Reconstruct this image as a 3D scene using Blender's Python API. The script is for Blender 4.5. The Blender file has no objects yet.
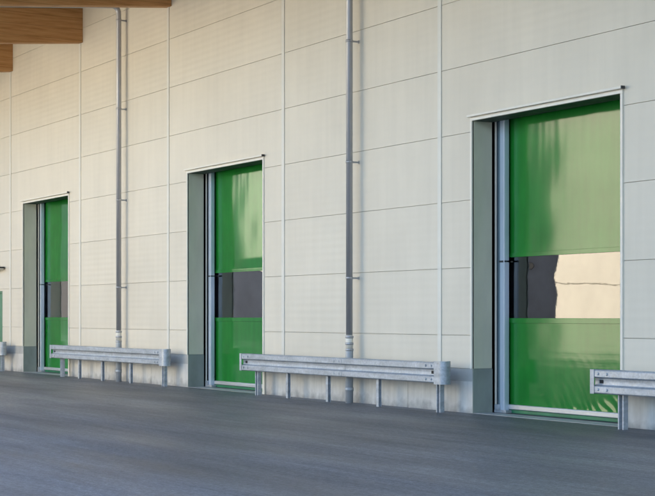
import bpy, bmesh, math, random
from mathutils import Vector, noise as mn
random.seed(7)
sc = bpy.context.scene
COL = sc.collection
R = math.radians

# ------------------------------------------------------------------ materials
def mat(name):
    m = bpy.data.materials.new(name); m.use_nodes = True
    nt = m.node_tree; nt.nodes.clear()
    out = nt.nodes.new('ShaderNodeOutputMaterial')
    p = nt.nodes.new('ShaderNodeBsdfPrincipled')
    nt.links.new(p.outputs[0], out.inputs[0])
    return m, nt, p
def N(nt, t, **kw):
    n = nt.nodes.new(t)
    for k, v in kw.items(): setattr(n, k, v)
    return n
def coords(nt, scale=(1,1,1), kind='Object'):
    tc = N(nt, 'ShaderNodeTexCoord'); mp = N(nt, 'ShaderNodeMapping')
    mp.inputs['Scale'].default_value = scale
    if kind == 'World':
        g = N(nt, 'ShaderNodeNewGeometry'); nt.links.new(g.outputs['Position'], mp.inputs[0])
    else: nt.links.new(tc.outputs[kind], mp.inputs[0])
    return mp.outputs[0]
def noise(nt, vec, scale, detail=4, rough=.55):
    n = N(nt, 'ShaderNodeTexNoise'); n.inputs['Scale'].default_value = scale
    n.inputs['Detail'].default_value = detail; n.inputs['Roughness'].default_value = rough
    nt.links.new(vec, n.inputs['Vector']); return n.outputs['Fac']
def ramp(nt, fac, stops):
    r = N(nt, 'ShaderNodeValToRGB'); e = r.color_ramp.elements
    while len(e) < len(stops): e.new(.5)
    for el, (p, c) in zip(e, stops):
        el.position = p; el.color = (c, c, c, 1) if not isinstance(c, tuple) else c + (1,)
    nt.links.new(fac, r.inputs[0]); return r.outputs[0]
def mix(nt, fac, a, b, mode='MIX'):
    m = N(nt, 'ShaderNodeMix', data_type='RGBA', blend_type=mode)
    for i, v in ((0, fac), (6, a), (7, b)):
        if hasattr(v, 'links') or hasattr(v, 'is_output'): nt.links.new(v, m.inputs[i])
        else: m.inputs[i].default_value = v if i == 0 else tuple(v) + (1,) * (4 - len(v))
    return m.outputs[2]
def bump(nt, p, h, strength=.3, dist=.01):
    b = N(nt, 'ShaderNodeBump'); b.inputs['Strength'].default_value = strength
    b.inputs['Distance'].default_value = dist
    nt.links.new(h, b.inputs['Height']); nt.links.new(b.outputs[0], p.inputs['Normal'])

def simple(name, col, rough=.6, metal=0., var=.12, scale=3., stretch=(1,1,1), spec=.5, b=0):
    m, nt, p = mat(name)
    v = coords(nt, stretch, 'World')
    n = noise(nt, v, scale, 6)
    lo = tuple(c * (1 - var) for c in col); hi = tuple(min(1, c * (1 + var)) for c in col)
    nt.links.new(ramp(nt, n, ((.3, lo), (.7, hi))), p.inputs['Base Color'])
    r = ramp(nt, noise(nt, v, scale * 2.3, 3), ((.3, max(0, rough - .08)), (.7, min(1, rough + .08))))
    nt.links.new(r, p.inputs['Roughness'])
    p.inputs['Metallic'].default_value = metal
    p.inputs['Specular IOR Level'].default_value = spec
    if b: bump(nt, p, noise(nt, v, scale * 12, 4), b, .004)
    return m

def cladding_mat():
    m, nt, p = mat('cream_cladding')
    v = coords(nt, (1,1,1), 'World')
    # faint panel to panel shade: cells 5 m x 1 m
    mp = N(nt, 'ShaderNodeMapping'); g = N(nt, 'ShaderNodeNewGeometry')
    mp.inputs['Location'].default_value = (19.94/5 + 20, 0, -.15)
    mp.inputs['Scale'].default_value = (.2, 0, 1)
    nt.links.new(g.outputs['Position'], mp.inputs[0])
    fl = N(nt, 'ShaderNodeVectorMath', operation='FLOOR'); nt.links.new(mp.outputs[0], fl.inputs[0])
    wn = N(nt, 'ShaderNodeTexWhiteNoise'); nt.links.new(fl.outputs[0], wn.inputs[0])
    base = ramp(nt, wn.outputs['Value'], ((0, (.69, .635, .525)), (1, (.72, .665, .555))))
    cloud = ramp(nt, noise(nt, v, .7, 5), ((.3, .94), (.7, 1.02)))
    c = mix(nt, 1., base, cloud, 'MULTIPLY')
    st = coords(nt, (6, 1, .35), 'World')
    streak = ramp(nt, noise(nt, st, .9, 3), ((.35, .96), (.62, 1.0)))
    c = mix(nt, .8, c, streak, 'MULTIPLY')
    nt.links.new(c, p.inputs['Base Color'])
    p.inputs['Roughness'].default_value = .5; p.inputs['Specular IOR Level'].default_value = .3
    w = N(nt, 'ShaderNodeTexWave', wave_type='BANDS', bands_direction='Z', wave_profile='SIN')
    w.inputs['Scale'].default_value = 6.2832 * 2.55 / (2 * math.pi) * 1.0
    nt.links.new(v, w.inputs['Vector'])
    h = mix(nt, .12, w.outputs['Color'], noise(nt, v, 25, 3))
    bump(nt, p, h, .36, .004)
    return m

def asphalt_mat():
    m, nt, p = mat('asphalt')
    s1 = coords(nt, (.13, .8, 1), 'World'); s2 = coords(nt, (.5, 3.0, 1), 'World'); v = coords(nt, (1,1,1), 'World')
    big = ramp(nt, noise(nt, s1, .75, 3, .5), ((.34, .72), (.66, 1.2)))
    mid = ramp(nt, noise(nt, s2, 1.1, 6, .65), ((.3, .78), (.7, 1.2)))
    patch = ramp(nt, noise(nt, v, .35, 5), ((.3, .85), (.7, 1.12)))
    fine = ramp(nt, noise(nt, v, 55, 3, .7), ((.3, .6), (.72, 1.45)))
    c = mix(nt, 1., (.142, .150, .163), big, 'MULTIPLY')
    s3 = coords(nt, (.5, 9, 1), 'World')
    thin = ramp(nt, noise(nt, s3, 1.0, 5, .7), ((.3, .84), (.7, 1.16)))
    grain = ramp(nt, noise(nt, v, 16, 6, .8), ((.36, .6), (.64, 1.42)))
    for k in (mid, patch, fine, thin, grain): c = mix(nt, 1., c, k, 'MULTIPLY')
    nt.links.new(c, p.inputs['Base Color'])
    rr = ramp(nt, noise(nt, s1, 1.3, 4), ((.3, .42), (.7, .62)))
    nt.links.new(rr, p.inputs['Roughness'])
    hb = mix(nt, .5, noise(nt, v, 70, 3, .7), noise(nt, s2, 4, 4))
    bump(nt, p, hb, .45, .012)
    return m

def wood_mat():
    m, nt, p = mat('glulam_timber')
    v = coords(nt, (1,1,1), 'World'); st = coords(nt, (14, .8, 14), 'World')
    g = noise(nt, st, 1.6, 7, .65)
    c = ramp(nt, g, ((.28, (.33, .155, .052)), (.5, (.48, .25, .095)), (.75, (.57, .33, .14))))
    w = N(nt, 'ShaderNodeTexWave', wave_type='BANDS', bands_direction='Z', wave_profile='SAW')
    w.inputs['Scale'].default_value = 1.2; w.inputs['Distortion'].default_value = .25
    nt.links.new(v, w.inputs['Vector'])
    ln = ramp(nt, w.outputs['Fac'], ((0, .62), (.06, 1.), (.96, 1.), (1, .72)))
    c = mix(nt, .8, c, ln, 'MULTIPLY')
    nt.links.new(c, p.inputs['Base Color']); p.inputs['Roughness'].default_value = .6
    p.inputs['Specular IOR Level'].default_value = .25
    bump(nt, p, g, .25, .004)
    return m

def galv_mat(name='galvanised_steel', base=(.44, .475, .515), metal=.3):
    m, nt, p = mat(name)
    v = coords(nt, (1,1,1), 'World')
    vo = N(nt, 'ShaderNodeTexVoronoi'); vo.inputs['Scale'].default_value = 38
    nt.links.new(v, vo.inputs['Vector'])
    sp = ramp(nt, vo.outputs['Color'], ((0, .84), (1, 1.12)))
    wx = ramp(nt, noise(nt, coords(nt, (1,1,3), 'World'), 3.5, 6, .65), ((.3, .72), (.72, 1.12)))
    c = mix(nt, 1., mix(nt, 1., base, sp, 'MULTIPLY'), wx, 'MULTIPLY')
    nt.links.new(c, p.inputs['Base Color'])
    p.inputs['Metallic'].default_value = metal
    nt.links.new(ramp(nt, noise(nt, v, 9, 4), ((.3, .36), (.7, .55))), p.inputs['Roughness'])
    bump(nt, p, noise(nt, v, 30, 3), .08, .003)
    return m

def pvc_mat():
    m, nt, p = mat('green_pvc')
    v = coords(nt, (1,1,1), 'World')
    n = noise(nt, v, 1.4, 5)
    c = ramp(nt, n, ((.3, (.013, .175, .023)), (.7, (.018, .215, .030))))
    d = ramp(nt, noise(nt, coords(nt, (4, 1, .5), 'World'), 2, 5), ((.4, .9), (.65, 1.)))
    nt.links.new(mix(nt, 1., c, d, 'MULTIPLY'), p.inputs['Base Color'])
    p.inputs['Roughness'].default_value = .085
    p.inputs['IOR'].default_value = 1.45
    p.inputs['Coat Weight'].default_value = .0; p.inputs['Coat Roughness'].default_value = .06
    # woven scrim and small dents in the sheet
    w = N(nt, 'ShaderNodeTexWave', wave_type='BANDS', bands_direction='Z'); w.inputs['Scale'].default_value = 8
    w.inputs['Distortion'].default_value = 2.5; w.inputs['Detail'].default_value = 2; w.inputs['Detail Scale'].default_value = .6
    nt.links.new(v, w.inputs['Vector'])
    h = mix(nt, .8, w.outputs['Color'], noise(nt, v, 6, 2))
    bump(nt, p, h, .035, .003)
    return m

def clear_mat():
    m, nt, p = mat('clear_pvc')
    out = [n for n in nt.nodes if n.type == 'OUTPUT_MATERIAL'][0]; nt.nodes.remove(p)
    v = coords(nt, (1,1,1), 'World')
    tr = N(nt, 'ShaderNodeBsdfTransparent'); tr.inputs[0].default_value = (.55, .56, .60, 1)
    gl = N(nt, 'ShaderNodeBsdfGlossy'); gl.inputs['Roughness'].default_value = .015
    gl.inputs['Color'].default_value = (1, 1, 1, 1)
    fr = N(nt, 'ShaderNodeFresnel'); fr.inputs['IOR'].default_value = 1.55
    mu = N(nt, 'ShaderNodeMath', operation='MULTIPLY', use_clamp=True); mu.inputs[1].default_value = 2.1
    nt.links.new(fr.outputs[0], mu.inputs[0])
    b = N(nt, 'ShaderNodeBump'); b.inputs['Strength'].default_value = .02; b.inputs['Distance'].default_value = .01
    nt.links.new(noise(nt, v, 4, 3), b.inputs['Height'])
    nt.links.new(b.outputs[0], gl.inputs['Normal'])
    mx = N(nt, 'ShaderNodeMixShader')
    nt.links.new(mu.outputs[0], mx.inputs[0]); nt.links.new(tr.outputs[0], mx.inputs[1]); nt.links.new(gl.outputs[0], mx.inputs[2])
    nt.links.new(mx.outputs[0], out.inputs[0])
    return m

def plinth_mat():
    m, nt, p = mat('plinth_concrete')
    v = coords(nt, (1,1,1), 'World')
    c = ramp(nt, noise(nt, v, 1.8, 7, .65), ((.3, (.54, .53, .50)), (.7, (.68, .67, .64))))
    st = ramp(nt, noise(nt, coords(nt, (5, 1, .5), 'World'), 2.5, 6), ((.35, .86), (.65, 1.)))
    c = mix(nt, .9, c, st, 'MULTIPLY')
    # splash dirt that rises unevenly from the yard
    sep = N(nt, 'ShaderNodeSeparateXYZ'); nt.links.new(v, sep.inputs[0])
    ad = N(nt, 'ShaderNodeMath', operation='MULTIPLY_ADD'); ad.inputs[1].default_value = 2.2
    nt.links.new(sep.outputs['Z'], ad.inputs[0]); nt.links.new(noise(nt, v, 4, 5), ad.inputs[2])
    dirt = ramp(nt, ad.outputs[0], ((.42, .5), (.8, 1.)))
    c = mix(nt, 1., c, dirt, 'MULTIPLY')
    nt.links.new(c, p.inputs['Base Color']); p.inputs['Roughness'].default_value = .85
    bump(nt, p, noise(nt, v, 40, 4), .25, .004)
    return m

M = dict(
    clad=cladding_mat(), asphalt=asphalt_mat(), wood=wood_mat(), galv=galv_mat(), pvc=pvc_mat(), clear=clear_mat(),
    plinth=plinth_mat(),
    rail_steel=simple('guide_rail_steel', (.55, .63, .73), .35, .3, var=.06, stretch=(1,1,.3)),
    cover_steel=simple('guide_cover_steel', (.22, .31, .36), .2, .2, var=.1, stretch=(1,1,.4)),
    zinc=simple('zinc_pipe', (.44, .44, .45), .48, .65, var=.08, stretch=(1,1,.2)),
    trim=simple('white_trim', (.74, .70, .61), .45, var=.05),
    cover=simple('joint_cover', (.70, .675, .60), .45, var=.04),
    gap=simple('joint_seal', (.46, .44, .39), .8),
    reveal=simple('reveal_panel', (.60, .575, .445), .5, var=.08, stretch=(1,1,.4)),
    reveal_base=simple('reveal_plinth', (.25, .275, .245), .7, var=.18, stretch=(1,1,.5), b=.2),
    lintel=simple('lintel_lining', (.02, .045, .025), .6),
    band=simple('base_flashing', (.43, .435, .42), .5, .1, var=.12),
    dark=simple('dark_metal', (.03, .032, .035), .5),
    black=simple('plain_black', (.012, .012, .013), .7),
    inside=simple('interior_wall', (.10, .10, .11), .9, var=.2, scale=1),
    alu=simple('brushed_aluminium', (.50, .52, .53), .42, .5, var=.08, stretch=(.3,1,4)),
    soffit=simple('soffit_board', (.42, .37, .29), .7, var=.06),
    roof=simple('roof_sheet', (.22, .22, .23), .5, .3),
    seal=simple('green_seal', (.02, .17, .08), .45, var=.2),
    greendoor=simple('green_door_paint', (.07, .20, .10), .45, var=.08),
    cream=simple('cream_hall_cladding', (.66, .61, .50), .6, var=.05, scale=1.2, stretch=(1,1,.5)),
    pale=simple('added_panel_pale', (.40, .42, .34), .7, var=.08, scale=1),
    charcoal=simple('charcoal_cladding', (.024, .030, .043), .8, var=.2, spec=.2, scale=1, stretch=(1,1,.3)),
    castiron=simple('standpipe_grey', (.40, .42, .44), .5, .2, var=.15),
)

# ------------------------------------------------------------------ mesh helpers
class MB:
    recalc = True
    def __init__(s): s.v = []; s.f = []; s.smooth = []; s.mi = []
    def quad(s, pts, smooth=False, mi=0):
        n = len(s.v); s.v += [tuple(p) for p in pts]; s.f.append(tuple(range(n, n + len(pts)))); s.smooth.append(smooth); s.mi.append(mi)
    def box(s, x0, x1, y0, y1, z0, z1, mi=0):
        n = len(s.v)
        s.v += [(x0,y0,z0),(x1,y0,z0),(x1,y1,z0),(x0,y1,z0),(x0,y0,z1),(x1,y0,z1),(x1,y1,z1),(x0,y1,z1)]
        for q in ((0,3,2,1),(4,5,6,7),(0,1,5,4),(1,2,6,5),(2,3,7,6),(3,0,4,7)):
            s.f.append(tuple(n + i for i in q)); s.smooth.append(False); s.mi.append(mi)
        return s
    def tube(s, pts, r, seg=20, caps=True):
        pts = [Vector(p) for p in pts]; rs = r if isinstance(r, (list, tuple)) else [r] * len(pts)
        rings = []
        for i, p in enumerate(pts):
            a = (pts[i] - pts[i-1]).normalized() if i else (pts[1] - pts[0]).normalized()
            b = (pts[i+1] - pts[i]).normalized() if i < len(pts) - 1 else a
            t = (a + b).normalized()
            ref = Vector((1, 0, 0)) if abs(t.x) < .9 else Vector((0, 0, 1))
            e1 = t.cross(ref).normalized(); e2 = t.cross(e1)
            n = len(s.v); rings.append(n)
            for k in range(seg):
                an = 2 * math.pi * k / seg
                s.v.append(tuple(p + (e1 * math.cos(an) + e2 * math.sin(an)) * rs[i]))
        for a, b in zip(rings, rings[1:]):
            for k in range(seg):
                k2 = (k + 1) % seg
                s.f.append((a + k, a + k2, b + k2, b + k)); s.smooth.append(True); s.mi.append(0)
        if caps:
            for n in (rings[0], rings[-1]):
                s.f.append(tuple(range(n, n + seg))); s.smooth.append(False); s.mi.append(0)
        return s
    def build(s, name, mats, parent=None, origin=None, bevel=0, label=None, solid=0, world=True):
        me = bpy.data.meshes.new(name)
        o = bpy.data.objects.new(name, me); COL.objects.link(o)
        org = Vector(origin) if origin else Vector((0, 0, 0))
        me.from_pydata([tuple(Vector(p) - org) for p in s.v], [], s.f)
        for p, sm, mi in zip(me.polygons, s.smooth, s.mi): p.use_smooth = sm; p.material_index = mi
        bm = bmesh.new(); bm.from_mesh(me)
        bmesh.ops.remove_doubles(bm, verts=bm.verts, dist=1e-6) if any(s.smooth) else None
        if s.recalc: bmesh.ops.recalc_face_normals(bm, faces=bm.faces)
        bm.to_mesh(me); bm.free()
        for m in (mats if isinstance(mats, (list, tuple)) else [mats]): me.materials.append(m)
        if solid:
            mo = o.modifiers.new('thickness', 'SOLIDIFY'); mo.thickness = solid; mo.offset = 0
        if bevel:
            b = o.modifiers.new('bevel', 'BEVEL'); b.width = bevel; b.segments = 2; b.limit_method = 'ANGLE'; b.angle_limit = R(40)
        if parent:
            o.parent = parent
            o.location = org - total(parent)
        else: o.location = org
        if label: o['label'] = label
        return o
def total(o):
    v = Vector(o.location); p = o.parent
    while p: v += p.location; p = p.parent
    return v
def thing(name, label, cat, loc, group=None):
    o = bpy.data.objects.new(name, None); COL.objects.link(o); o.location = loc; o.empty_display_size = .3
    o['label'] = label; o['category'] = cat
    if group: o['group'] = group
    return o
def copy_tree(o, parent=None):
    c = o.copy(); COL.objects.link(c)
    if parent: c.parent = parent
    for ch in list(o.children): copy_tree(ch, c)
    return c

# ------------------------------------------------------------------ ground
g = MB(); g.quad([(-300, -260, 0), (260, -260, 0), (260, 300, 0), (-300, 300, 0)])
go = g.build('ground', M['asphalt']); go['kind'] = 'structure'

# ------------------------------------------------------------------ the long hall
X0, X1 = -64.94, 20.06           # wall ends (on the 5 m module)
TOP = 8.62                        # where the soffit meets the wall
SL = .090                         # fall of the eaves
hall = thing('loading_hall', 'long cream panelled loading hall with green roll-up doors and timber eaves', 'building', (-27, 0, 0))
doors = [(-38.98 + 10 * .0 + 10 * k - .0, -35.68 + 10 * k) for k in range(3)]
doors = [(-38.93, -35.69), (-28.98, -25.72), (-19.08, -15.77)]
LH = 4.31
PD = (-41.62, -40.60, 2.10)       # small side door
openings = [(a, b, 0, LH) for a, b in doors] + [(PD[0], PD[1], 0, PD[2])]

def cut(x0, x1, z0, z1):
    rects = [(x0, x1, z0, z1)]
    for a, b, c, d in openings:
        nr = []
        for (p, q, r, s) in rects:
            if b <= p or a >= q or d <= r or c >= s: nr.append((p, q, r, s)); continue
            if r < c: nr.append((p, q, r, c))
            if d < s: nr.append((p, q, d, s))
            lo, hi = max(r, c), min(s, d)
            if p < a: nr.append((p, a, lo, hi))
            if b < q: nr.append((b, q, lo, hi))
        rects = nr
    return rects
def edge_on(v, edges): return any(abs(v - e) < 1e-6 for e in edges)

# insulated wall panels with open joints, 1 m x 5 m, over a dark seal
G = .0035
w = MB(); bk = MB()
xs = [X0 + 5 * k for k in range(18)]
zs = [.66] + [1.15 + k for k in range(8)] + [8.75]
for i in range(len(xs) - 1):
    for j in range(len(zs) - 1):
        for (p, q, r, s) in cut(xs[i], xs[i+1], zs[j], zs[j+1]):
            r2 = r + (G if abs(r - zs[j]) < 1e-6 and j else 0); s2 = s - (G if abs(s - zs[j+1]) < 1e-6 else 0)
            p2 = p + (G if abs(p - xs[i]) < 1e-6 else 0); q2 = q - (G if abs(q - xs[i+1]) < 1e-6 else 0)
            if q2 - p2 < .01 or s2 - r2 < .01: continue
            w.box(p2, q2, 0, .03, r2, s2)
for (p, q, r, s) in cut(X0, X1, .66, 8.75): bk.box(p, q, .0302, .33, r, s)
w.build('wall_panels', M['clad'], hall)
core = bk.build('wall_core', M['gap'], hall)

# joint cover strips
for x in xs[1:-1]:
    if x < -50 or x > 0: continue
    MB().box(x - .048, x + .048, -.016, -.0005, .66, 8.6).build('joint_cover', M['cover'], hall, bevel=.004)

# plinth: grey flashing band over concrete panels
b = MB()
for (p, q, r, s) in cut(X0, X1, .47, .657): b.box(p, q, .012, .33, r, s)
b.build('base_flashing', M['band'], hall)
pl = MB()
px = [X0 + 2.5 * k - .9 for k in range(0, 36)]
for a, c in zip(px, px[1:]):
    for (p, q, r, s) in cut(a + .006, c - .006, -.2, .468): pl.box(p, q, .004, .03, r, s)
pb = MB()
for (p, q, r, s) in cut(X0, X1, -.2, .468): pb.box(p, q, .0303, .33, r, s)
pl.build('plinth', M['plinth'], hall); pb.build('plinth_core', M['gap'], hall)

# shell: side walls, back wall, ceiling, roof
sh = MB()
sh.box(X0 - .3, X0 - .002, 0, 24, -.2, 8.6); sh.box(X1 + .002, X1 + .3, 0, 24, -.2, 8.6); sh.box(X0 - .3, X1 + .3, 24.002, 24.3, -.2, 10.8)
for xa_, xb_ in ((X0 - .3, X0 - .002), (X1 + .002, X1 + .3)):
    n = len(sh.v)
    sh.v += [(xa_,0,8.602),(xb_,0,8.602),(xb_,24.0,8.602),(xa_,24.0,8.602),(xa_,0,8.64),(xb_,0,8.64),(xb_,24.0,10.8),(xa_,24.0,10.8)]
    for q in ((0,3,2,1),(4,5,6,7),(0,1,5,4),(1,2,6,5),(2,3,7,6),(3,0,4,7)):
        sh.f.append(tuple(n + i for i in q)); sh.smooth.append(False); sh.mi.append(0)
sh.build('outer_wall', M['inside'], hall)
fl = MB(); fl.box(X0 + .01, X1 - .01, .34, 24, -.1, .006); fl.build('floor_slab', M['inside'], hall)

EAVE = -6.2
rf = MB()
def sloped(mb, x0, x1, ya, yb, zt_a, zt_b, th, mi=0):
    n = len(mb.v)
    mb.v += [(x0,ya,zt_a-th),(x1,ya,zt_a-th),(x1,yb,zt_b-th),(x0,yb,zt_b-th),(x0,ya,zt_a),(x1,ya,zt_a),(x1,yb,zt_b),(x0,yb,zt_b)]
    for q in ((0,3,2,1),(4,5,6,7),(0,1,5,4),(1,2,6,5),(2,3,7,6),(3,0,4,7)):
        mb.f.append(tuple(n + i for i in q)); mb.smooth.append(False); mb.mi.append(mi)
zs_ = lambda y: TOP + SL * y
sloped(rf, X0 - .6, X1 + .6, EAVE, 24.6, zs_(EAVE) + .33, zs_(24.6) + .33, .30)
roof = rf.build('roof', M['roof'], hall)
so = MB(); sloped(so, X0 - .6, X1 + .6, EAVE + .02, -.003, zs_(EAVE + .02) + .026, zs_(0) + .026, .026)
so.build('soffit', M['soffit'], roof)
fa = MB(); fa.box(X0 - .6, X1 + .6, EAVE - .04, EAVE - .002, zs_(EAVE) - .06, zs_(EAVE) + .36); fa.build('fascia', M['roof'], roof)
gu = MB(); gu.tube([(X0 - .6, EAVE - .14, zs_(EAVE) + .16), (X1 + .6, EAVE - .14, zs_(EAVE) + .16)], .09, 16); gu.build('gutter', M['zinc'], roof)

# glulam eave beams, bearing on the wall every 5 m
BH = .80; BW = .22
first = None
for xb in [-39.75 - 5, -39.75, -34.77, -29.78, -24.8, -19.8, -14.8]:
    bb = MB(); z0 = zs_(0)
    sloped(bb, xb - BW, xb, EAVE + .06, -.002, zs_(EAVE + .06) - .003, z0 - .003, BH)
    bb.build('eave_beam', M['wood'], hall, origin=(xb, 0, z0), bevel=.008)

# ------------------------------------------------------------------ roll-up doors
def sm(a, b, t):
    t = max(0, min(1, (t - a) / (b - a))); return t * t * (3 - 2 * t)
YC = .50                          # curtain plane
W_LO, W_HI = 1.385, 2.335         # clear window
def ridge(t): return 1 - abs(((t % 1.0) * 2) - 1)
def curtain_y(k, x, z, xa, xb):
    u = (x - xa) / (xb - xa); v = z / LH
    h = 0.0
    fade_win = 1 - sm(W_LO - .10, W_LO + .02, z) * (1 - sm(W_HI - .02, W_HI + .14, z)) * .85
    # slack that the roller leaves hanging at the head
    top = math.exp(-(LH - z) / .75) if z < LH else 1
    h += .0021 * top * mn.noise((u * 9 + 5 * k, z * .35, 1.3)) * (.4 + u)
    h += .0007 * top * mn.noise((u * 26 + 3 * k, z * .5, 4.1))
    # broad undulation
    h += .006 * mn.noise((u * 2.1 + k * 7, z * .55, .3)) * fade_win
    h += .0025 * mn.noise((u * 5 + k * 7, z * 1.6, 2.3)) * fade_win
    # vertical crease beside the guide
    h += .0012 * math.exp(-((u - .16) / .03) ** 2) * (mn.noise((z * 1.2, k, 3)) + .3) * fade_win
    # horizontal ripple below the window
    lo = sm(.55, .8, z) * (1 - sm(1.2, 1.33, z))
    h += .00008 * lo * math.sin(z * 2 * math.pi / .115 + 1.5 * mn.noise((u * 3, z, k)))
    # diagonal gathers above the bottom bar
    gth = math.exp(-max(0, z - .14) / .19) * sm(.12, .75, u)
    ph = u * 20 + z * 5.5 + .9 * mn.noise((u * 4, z * 2, 9 + k)) + .5 * mn.noise((u * 11, z * 3, 4 + k))
    h += .0105 * gth * (ridge(ph) ** 1.6 - .4) * (.35 + 1.1 * abs(mn.noise((u * 6.5, z * 3.2, 21 + k))) * 1.6)
    h += .004 * math.exp(-max(0, z - .14) / .2) * mn.noise((u * 14, z * 4, 2 + k)) 
    # wind bulge on the middle door, above its window
    if k == 1:
        uu = max(0, min(1, u)); hh = sm(W_HI - .02, W_HI + .22, z) * (1 - .12 * sm(2.6, LH, z))
        h += .012 * hh * math.sin(math.pi * uu ** 1.7)
    return YC - h
def grid(xa, xb, za, zb, nx, nz, fn):
    m = MB(); m.recalc = False
    for j in range(nz + 1):
        for i in range(nx + 1):
            x = xa + (xb - xa) * i / nx; z = za + (zb - za) * j / nz
            m.v.append((x, fn(x, z), z))
    for j in range(nz):
        for i in range(nx):
            a = j * (nx + 1) + i
            m.f.append((a, a + 1, a + nx + 2, a + nx + 1)); m.smooth.append(True); m.mi.append(0)
    return m
def window_y(k, x, z, xa, xb):
    u = (x - xa) / (xb - xa)
    h = .006 * mn.noise((u * 3 + k * 5, z * 1.3, 7.7)) * sm(.45, .1, u) if False else 0
    cr = 1 - sm(.10, .24, u)          # the clear sheet is crumpled by the guide
    h += cr * (.0014 * mn.noise((u * 7 + k * 3.1, z * 2.3, 5.5)) + .0032 * mn.noise((u * 3 + z * 1.6 + k * 2.3, z * 4.6, 1.5)) + .0008 * mn.noise((u * 8, z * 14, 3.5 + k)))
    h += .0012 * mn.noise((u * 4 + k, z * 3, 6.5))
    e = sm(W_LO, W_LO + .07, z) * (1 - sm(W_HI - .07, W_HI, z))
    return YC + .004 - h * e
def quad_strip(): pass

for k, (a, bx) in enumerate(doors):
    xa, xb = a + .23, bx + .12            # curtain runs behind the right reveal
    f = lambda x, z, k=k, xa=xa, xb=xb: curtain_y(k, x, z, xa, xb)
    up = grid(xa, xb, W_HI, LH + .25, 90, 70, f); lo = grid(xa, xb, .135, W_LO, 120, 60, f)
    n = len(up.v); up.v += lo.v; up.f += [tuple(i + n for i in q) for q in lo.f]; up.smooth += lo.smooth; up.mi += lo.mi
    door = up.build('roll_up_door', M['pvc'], hall, origin=(a, .4, 0))
    grid(xa, xb, W_LO + .002, W_HI - .002, 110, 40, lambda x, z, k=k, xa=xa, xb=xb: window_y(k, x, z, xa, xb)).build('clear_window', M['clear'], door)
    # welded hems over and under the window
    hm = MB(); hm.box(xa, xb, YC - .012, YC - .004, W_HI - .035, W_HI + .03); hm.build('upper_hem', M['pvc'], door, bevel=.003)
    hm = MB(); hm.box(xa, xb, YC - .014, YC - .006, W_LO - .055, W_LO + .02); hm.build('lower_hem', M['pvc'], door, bevel=.003)
    bb = MB(); bb.box(xa - .02, xb, YC - .055, YC + .03, .062, .135); bb.build('bottom_bar', M['alu'], door, bevel=.012)
    bs = MB(); bs.box(xa - .02, xb, YC - .03, YC + .02, .008, .060); bs.build('bottom_seal', M['seal'], door, bevel=.006)
    # guide: back post, thin bright flange, wide folded column cut in two
    gr = MB()
    gr.box(a + .145, a + .275, .385, .46, .0, 2.23); gr.box(a + .145, a + .275, .385, .46, 2.25, LH + .2)
    guide = gr.build('guide_rail', M['rail_steel'], door, bevel=.008)
    lip = MB(); lip.box(a + .250, a + .275, .3715, .3845, .0, LH + .2); lip.build('guide_lip', M['rail_steel'], door, bevel=.003)
    gc = MB(); gc.box(a + .055, a + .1445, .425, .46, .0, LH + .2); gc.build('guide_cover', M['cover_steel'], door, bevel=.004)
    fl_ = MB(); fl_.box(a + .034, a + .048, .375, .40, 0, LH + .2); fl_.build('seal_strip', M['trim'], door)
    bp = MB(); bp.box(a - .06, a + .09, .475, .56, 0, LH + .2); bp.build('back_post', M['cover_steel'], door)
    ft = MB(); ft.box(a + .03, a + .32, .365, .49, .007, .05); ft.box(a + .045, a + .16, .36, .384, .05, .13); ft.build('guide_foot', M['galv'], door, bevel=.004)
    rg = MB(); rg.box(bx - .02, bx + .25, .385, .47, 0, LH + .2); rg.build('guide_rail', M['rail_steel'], door, bevel=.006)
    ro = MB(); ro.tube([(xa - .1, YC + .16, LH + .42), (xb + .1, YC + .16, LH + .42)], .15, 24); ro.build('roller', M['pvc'], door)
    cl = MB(); cl.box(a + .14, a + .278, .372, .384, 2.228, 2.252); cl.build('split_gap', M['dark'], door)  # dark strip drawn in for the shaded gap where the column splits

    # surround: white edge trims, grey reveals, darker reveal foot
    t = MB(); T = .045
    t.box(a - T, a, -.022, .02, .655, LH); t.box(bx, bx + T, -.022, .02, 0, LH)
    t.box(a - T, bx + T, -.022, .02, LH, LH + .05)
    t.box(a - T - .01, bx + T + .03, -.075, -.0225, LH + .052, LH + .085)
    fr = t.build('door_surround', M['trim'], hall, origin=(a, 0, 0), bevel=.004)
    rv = MB(); rv.box(a - .004, a + .002, .0205, .345, .66, LH); 
    rv.build('reveal', M['reveal'], fr)
    rv = MB(); rv.box(bx - .002, bx + .004, .0205, .345, .001, LH); rv.build('reveal', M['reveal'], fr)
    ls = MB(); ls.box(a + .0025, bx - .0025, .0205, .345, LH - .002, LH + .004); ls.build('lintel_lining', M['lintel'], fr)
    rb = MB(); rb.box(a - .004, a + .012, -.006, .350, 0, .657); 
    rb.build('reveal_foot', M['reveal_base'], fr, bevel=.004)
    cap = MB(); cap.box(bx + T + .031, bx + T + .046, -.078, -.02, LH + .048, LH + .088); cap.build('drip_cap_end', M['dark'], fr)
    tb = MB(); tb.box(bx + T + .002, bx + T + .05, -.03, .003, 0, .62); tb.build('foot_plate', M['trim'], fr, bevel=.004)
    hb = MB(); hb.box(a - .08, bx + .3, .36, .384, LH + .012, LH + .75); hb.build('roller_housing', M['black'], door)
    th = MB(); th.box(a + .0025, bx - .0025, .0, .36, .001, .006); th.build('threshold', M['castiron'], fr)

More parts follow.
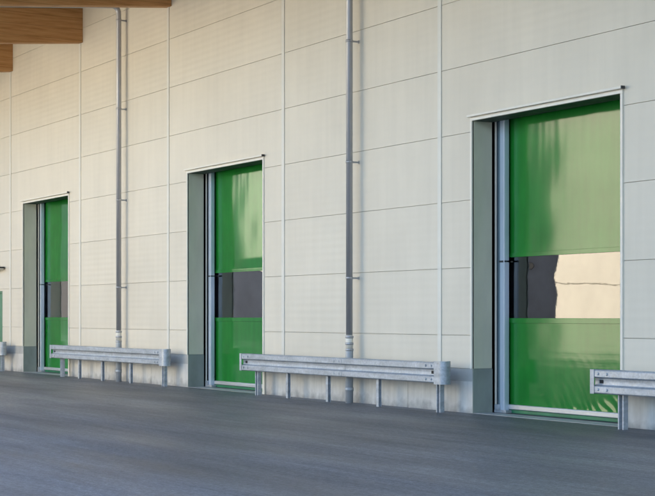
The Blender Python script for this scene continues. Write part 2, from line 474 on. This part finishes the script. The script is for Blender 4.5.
# small green side door
sd = MB(); sd.box(PD[0] + .05, PD[1] - .05, .08, .13, .02, PD[2] - .05)
sdo = sd.build('side_door', M['greendoor'], hall, origin=(PD[0], .08, 0), bevel=.004)
sf = MB(); sf.box(PD[0], PD[0] + .048, .03, .15, 0, PD[2]); sf.box(PD[1] - .048, PD[1], .03, .15, 0, PD[2]); sf.box(PD[0] + .049, PD[1] - .049, .03, .15, PD[2] - .048, PD[2])
sf.build('door_frame', M['greendoor'], sdo, bevel=.003)
sh_ = MB(); sh_.tube([(PD[0] + .14, .08, 1.05), (PD[0] + .14, .03, 1.05), (PD[0] + .27, .03, 1.05)], .011, 10); sh_.build('handle', M['alu'], sdo)

# wall lamp above it
lamp = thing('wall_lamp', 'slim grey outdoor wall lamp fixed above the green side door', 'lamp', (-40.9, 0, 2.70))
lb = MB(); lb.box(-41.0, -40.8, -.03, -.001, 2.62, 2.78); lb.build('back_plate', M['dark'], lamp, bevel=.005)
lb = MB(); lb.box(-41.5, -40.32, -.20, -.031, 2.695, 2.735); lb.build('lamp_housing', M['dark'], lamp, bevel=.006)
lb = MB(); lb.box(-41.46, -40.36, -.19, -.045, 2.665, 2.694); lb.build('diffuser', M['trim'], lamp, bevel=.004)

# ------------------------------------------------------------------ downpipes
PY = -.18
for x in (-32.17, -22.33):
    p = MB(); r = .055
    zt = 8.04
    pts = [(x, PY, .86), (x, PY, zt)]
    for i in range(1, 9):
        an = math.pi / 2 * i / 8 * .945
        pts.append((x, PY - .16 * (1 - math.cos(an)), zt + .16 * math.sin(an)))
    yy, zz = pts[-1][1], pts[-1][2]
    pts += [(x, EAVE + .15, zz + SL * (EAVE + .15 - yy) + .02), (x, EAVE - .14, zs_(EAVE) - .02), (x, EAVE - .14, zs_(EAVE) + .12)]
    p.tube(pts, r, 24)
    pipe = p.build('downpipe', M['zinc'], hall, origin=(x, PY, 0))
    s = MB(); s.tube([(x, PY, -.05), (x, PY, .84), (x, PY, .88), (x, PY, .90)], [.064, .064, .064, .058], 24)
    s.build('standpipe', M['castiron'], pipe)
    for z in (.88, .98, 1.09):
        c = MB(); c.tube([(x, PY, z - .022), (x, PY, z - .016), (x, PY, z + .016), (x, PY, z + .022)], [.058, .069, .069, .058], 24); c.build('pipe_collar', M['zinc'], pipe)
    c = MB(); c.tube([(x, PY, .90), (x, PY, 1.12)], [.0605, .0605], 24); c.build('pipe_boot', M['trim'], pipe)
    c = MB(); c.tube([(x, PY, .20), (x, PY, .26)], [.071, .071], 24); c.build('pipe_collar', M['castiron'], pipe)
    for z in (7.9, 5.96, 3.97, 2.06):
        c = MB(); c.tube([(x, PY, z - .018), (x, PY, z + .018)], [.062, .062], 24)
        c.box(x - .008, x + .008, PY + .055, -.017, z - .014, z + .014); c.box(x - .075, x - .055, PY - .014, PY + .014, z - .014, z + .014); c.box(x + .055, x + .075, PY - .014, PY + .014, z - .014, z + .014)
        c.box(x - .018, x + .018, -.0165, -.001, z - .025, z + .025)
        c.build('pipe_bracket', M['zinc'], pipe)

# ------------------------------------------------------------------ guard rails
ZC = .595
prof = [(-.010, .155), (-.050, .153), (-.076, .146), (-.083, .136), (-.083, .066), (-.078, .058), (-.024, .050), (-.012, .042), (-.008, .010)]
prof = prof + [(y, -z) for y, z in reversed(prof)]
YB = -.315                          # back of the rail
def make_rail():
    root = thing('guard_rail', '', 'guard rail', (0, 0, 0), 'guard rails along the loading hall')
    L = 6.60; XE = L - .14
    m = MB(); nseg = 14
    for i in range(nseg + 1):
        x = XE * i / nseg
        for (y, z) in prof: m.v.append((x, YB + y, ZC + z))
    n = len(prof)
    for i in range(nseg):
        for j in range(n - 1):
            a = i * n + j
            m.f.append((a, a + 1, a + n + 1, a + n)); m.smooth.append(False); m.mi.append(0)
    beam = m.build('rail_beam', M['galv'], root, solid=.006, bevel=.004)
    # overlapping splice plate seam
    sp = MB()
    for i in range(2):
        for (y, z) in prof: sp.v.append((3.35 + i * .32, YB + y - .0065, ZC + z))
    for j in range(n - 1): sp.f.append((j, j + 1, j + n + 1, j + n)); sp.smooth.append(False); sp.mi.append(0)
    sp.build('splice_plate', M['galv'], root, solid=.004, bevel=.003)
    # bolts and open slots
    for bx_, dz in [(.15, .10), (.15, -.10), (.32, .10), (.32, -.10), (6.15, .10), (6.15, -.10), (6.3, .10), (6.3, -.10), (3.43, .10), (3.43, -.10), (3.59, .10), (3.59, -.10)]:
        yb = YB - .086
        q = MB(); q.tube([(bx_, yb + .006, ZC + dz), (bx_, yb - .008, ZC + dz), (bx_, yb - .014, ZC + dz)], [.018, .018, .011], 12); q.build('bolt', M['galv'], root)
    for xx in (.095, 6.2):
        q = MB(); q.box(xx, xx + .07, YB - .0175, YB - .0125, ZC - .022, ZC + .022); q.build('bolt_slot', M['black'], root)
    q = MB(); q.box(-.004, .075, YB - .094, YB - .088, ZC - .157, ZC + .157); q.build('end_plate', M['galv'], root, bevel=.002)
    # rounded end shoe that folds back towards the wall
    c = MB(); path = [(XE - .085, YB - .0895), (XE - .02, YB - .0905)]
    rad = .095
    for i in range(0, 13):
        an = -math.pi / 2 + math.pi * i / 12
        path.append((XE + .045 + rad * math.cos(an), YB - .0915 + rad + rad * math.sin(an)))
    path += [(XE + .0, YB - .0915 + 2 * rad)]
    for (x, y) in path:
        for z in (-.172, .172): c.v.append((x, y, ZC + z))
    for i in range(len(path) - 1):
        c.f.append((2*i, 2*i+1, 2*i+3, 2*i+2)); c.smooth.append(True); c.mi.append(0)
    o = c.build('end_shoe', M['galv'], root, solid=.006); es = o.modifiers.new('split', 'EDGE_SPLIT'); es.split_angle = R(35)
    # posts: a C channel at the ends, slim I posts between
    for xp in (.47, 6.335):
        q = MB(); zt = ZC + .145
        q.box(xp - .055, xp - .030, YB + .012, YB + .090, -.1, zt - .02); q.box(xp + .030, xp + .055, YB + .012, YB + .090, -.1, zt - .02)
        q.box(xp - .0295, xp + .0295, YB + .078, YB + .086, -.1, zt - .025)
        q.build('post', M['galv'], root, bevel=.004)
    for xp in (1.62, 3.02, 4.62):
        q = MB(); zt = ZC + .125
        q.box(xp - .035, xp + .035, YB + .012, YB + .019, -.1, zt); q.box(xp - .004, xp + .004, YB + .0195, YB + .0615, -.1, zt); q.box(xp - .035, xp + .035, YB + .062, YB + .069, -.1, zt)
        q.build('post', M['galv'], root, bevel=.002)
    return root
rail = make_rail()
rl = ['galvanised guard rail whose rounded end just enters the picture below the side door',
      'galvanised guard rail between the farthest green door and the middle green door',
      'galvanised guard rail between the middle green door and the nearest green door',
      'galvanised guard rail right of the nearest green door, cut by the picture edge']
for i, x in enumerate((-46.15, -35.88, -25.88, -15.90)):
    o = rail if i == 0 else copy_tree(rail)
    o.location = (x, 0, 0); o['label'] = rl[i]

# ------------------------------------------------------------------ across the yard (seen only mirrored in the doors)
FY = -20.0
ch = thing('sunlit_hall', 'sunlit cream hall across the yard, mirrored in the nearest door window', 'building', (-36, FY, 0))
c = MB(); zz = [0, 1.0, 2.6, 4.2, 5.8, 7.4, 9.5]
CXA, CXB = -43.8, -28.5
for a, b_ in zip(zz, zz[1:]):
    c.box(CXA, CXB, FY - .05, FY, a + .012, b_ - .012)
c.build('wall_panels', M['cream'], ch)
c = MB(); c.box(CXA + .02, CXB - .02, FY - 12, FY - .0502, 0, 9.5); c.build('wall_core', M['gap'], ch)
c = MB(); c.box(CXA - .15, CXB + .15, FY - 12.1, FY + .12, 9.502, 9.75); c.build('roof', M['roof'], ch)
dh = thing('charcoal_hall', 'dark charcoal hall across the yard, mirrored in the window of the middle door', 'building', (-70, FY - 1, 0))
c = MB(); c.box(-110, CXA - .4, FY - 16, FY - .6, 0, 9.2); c.build('wall', M['charcoal'], dh)
for xo, wo in ((-49.2, 3.0), (-72.4, 2.2), (-96.0, 3.6)):
    q = MB(); q.box(xo, xo + wo, FY - .599, FY - .56, 0, 4.4); q.build('added_dark_panel', M['black'], dh)  # made-up black panels, added so the door windows mirror dark shapes
q = MB(); q.box(-69.6, -61.0, FY - .599, FY - .54, 3.75, 8.9); q.build('added_pale_panel', M['pale'], dh)  # invented panel, added so the middle door mirrors a pale area above its window
c = MB(); c.box(-110.2, CXA - .38, FY - 16.1, FY - .45, 9.202, 9.4); c.build('roof', M['roof'], dh)

# ------------------------------------------------------------------ light
SUN_EL, SUN_AZ = 36, 20           # azimuth measured from +Y (behind the hall) towards -X
el, az = R(SUN_EL), R(SUN_AZ)
sd_ = Vector((-math.sin(az) * math.cos(el), math.cos(az) * math.cos(el), math.sin(el)))
L = bpy.data.lights.new('sun', 'SUN'); L.energy = 5.0; L.angle = R(.5); L.color = (1, .94, .83)
lo = bpy.data.objects.new('sun', L); COL.objects.link(lo); lo.rotation_euler = (-sd_).to_track_quat('-Z', 'Y').to_euler(); lo.location = (0, 0, 40)
W = bpy.data.worlds.new('World'); sc.world = W; W.use_nodes = True
nt = W.node_tree; bg = nt.nodes['Background']
sky = nt.nodes.new('ShaderNodeTexSky'); sky.sky_type = 'NISHITA'; sky.sun_disc = False
sky.sun_elevation = el; sky.sun_rotation = -az
sky.air_density = 1.0; sky.dust_density = 3.5; sky.ozone_density = 1.0
nt.links.new(sky.outputs[0], bg.inputs[0]); bg.inputs[1].default_value = .13

# ------------------------------------------------------------------ camera
cam = bpy.data.cameras.new('camera'); co = bpy.data.objects.new('camera', cam); COL.objects.link(co)
F = 1579.
th = math.atan(912.5 / F)
co.location = (0, -13.5, 1.435)
co.rotation_euler = (R(90), 0, R(90) - th)
cam.sensor_width = 36; cam.lens = 36 * F / 655
cam.shift_y = (316 - 248) / 655
cam.clip_end = 2000; cam.clip_start = .1
sc.camera = co

sc.view_settings.view_transform = 'Standard'
sc.view_settings.look = 'None'
sc.view_settings.gamma = 1
sc.view_settings.use_curve_mapping = False
sc.view_settings.exposure = 2.42
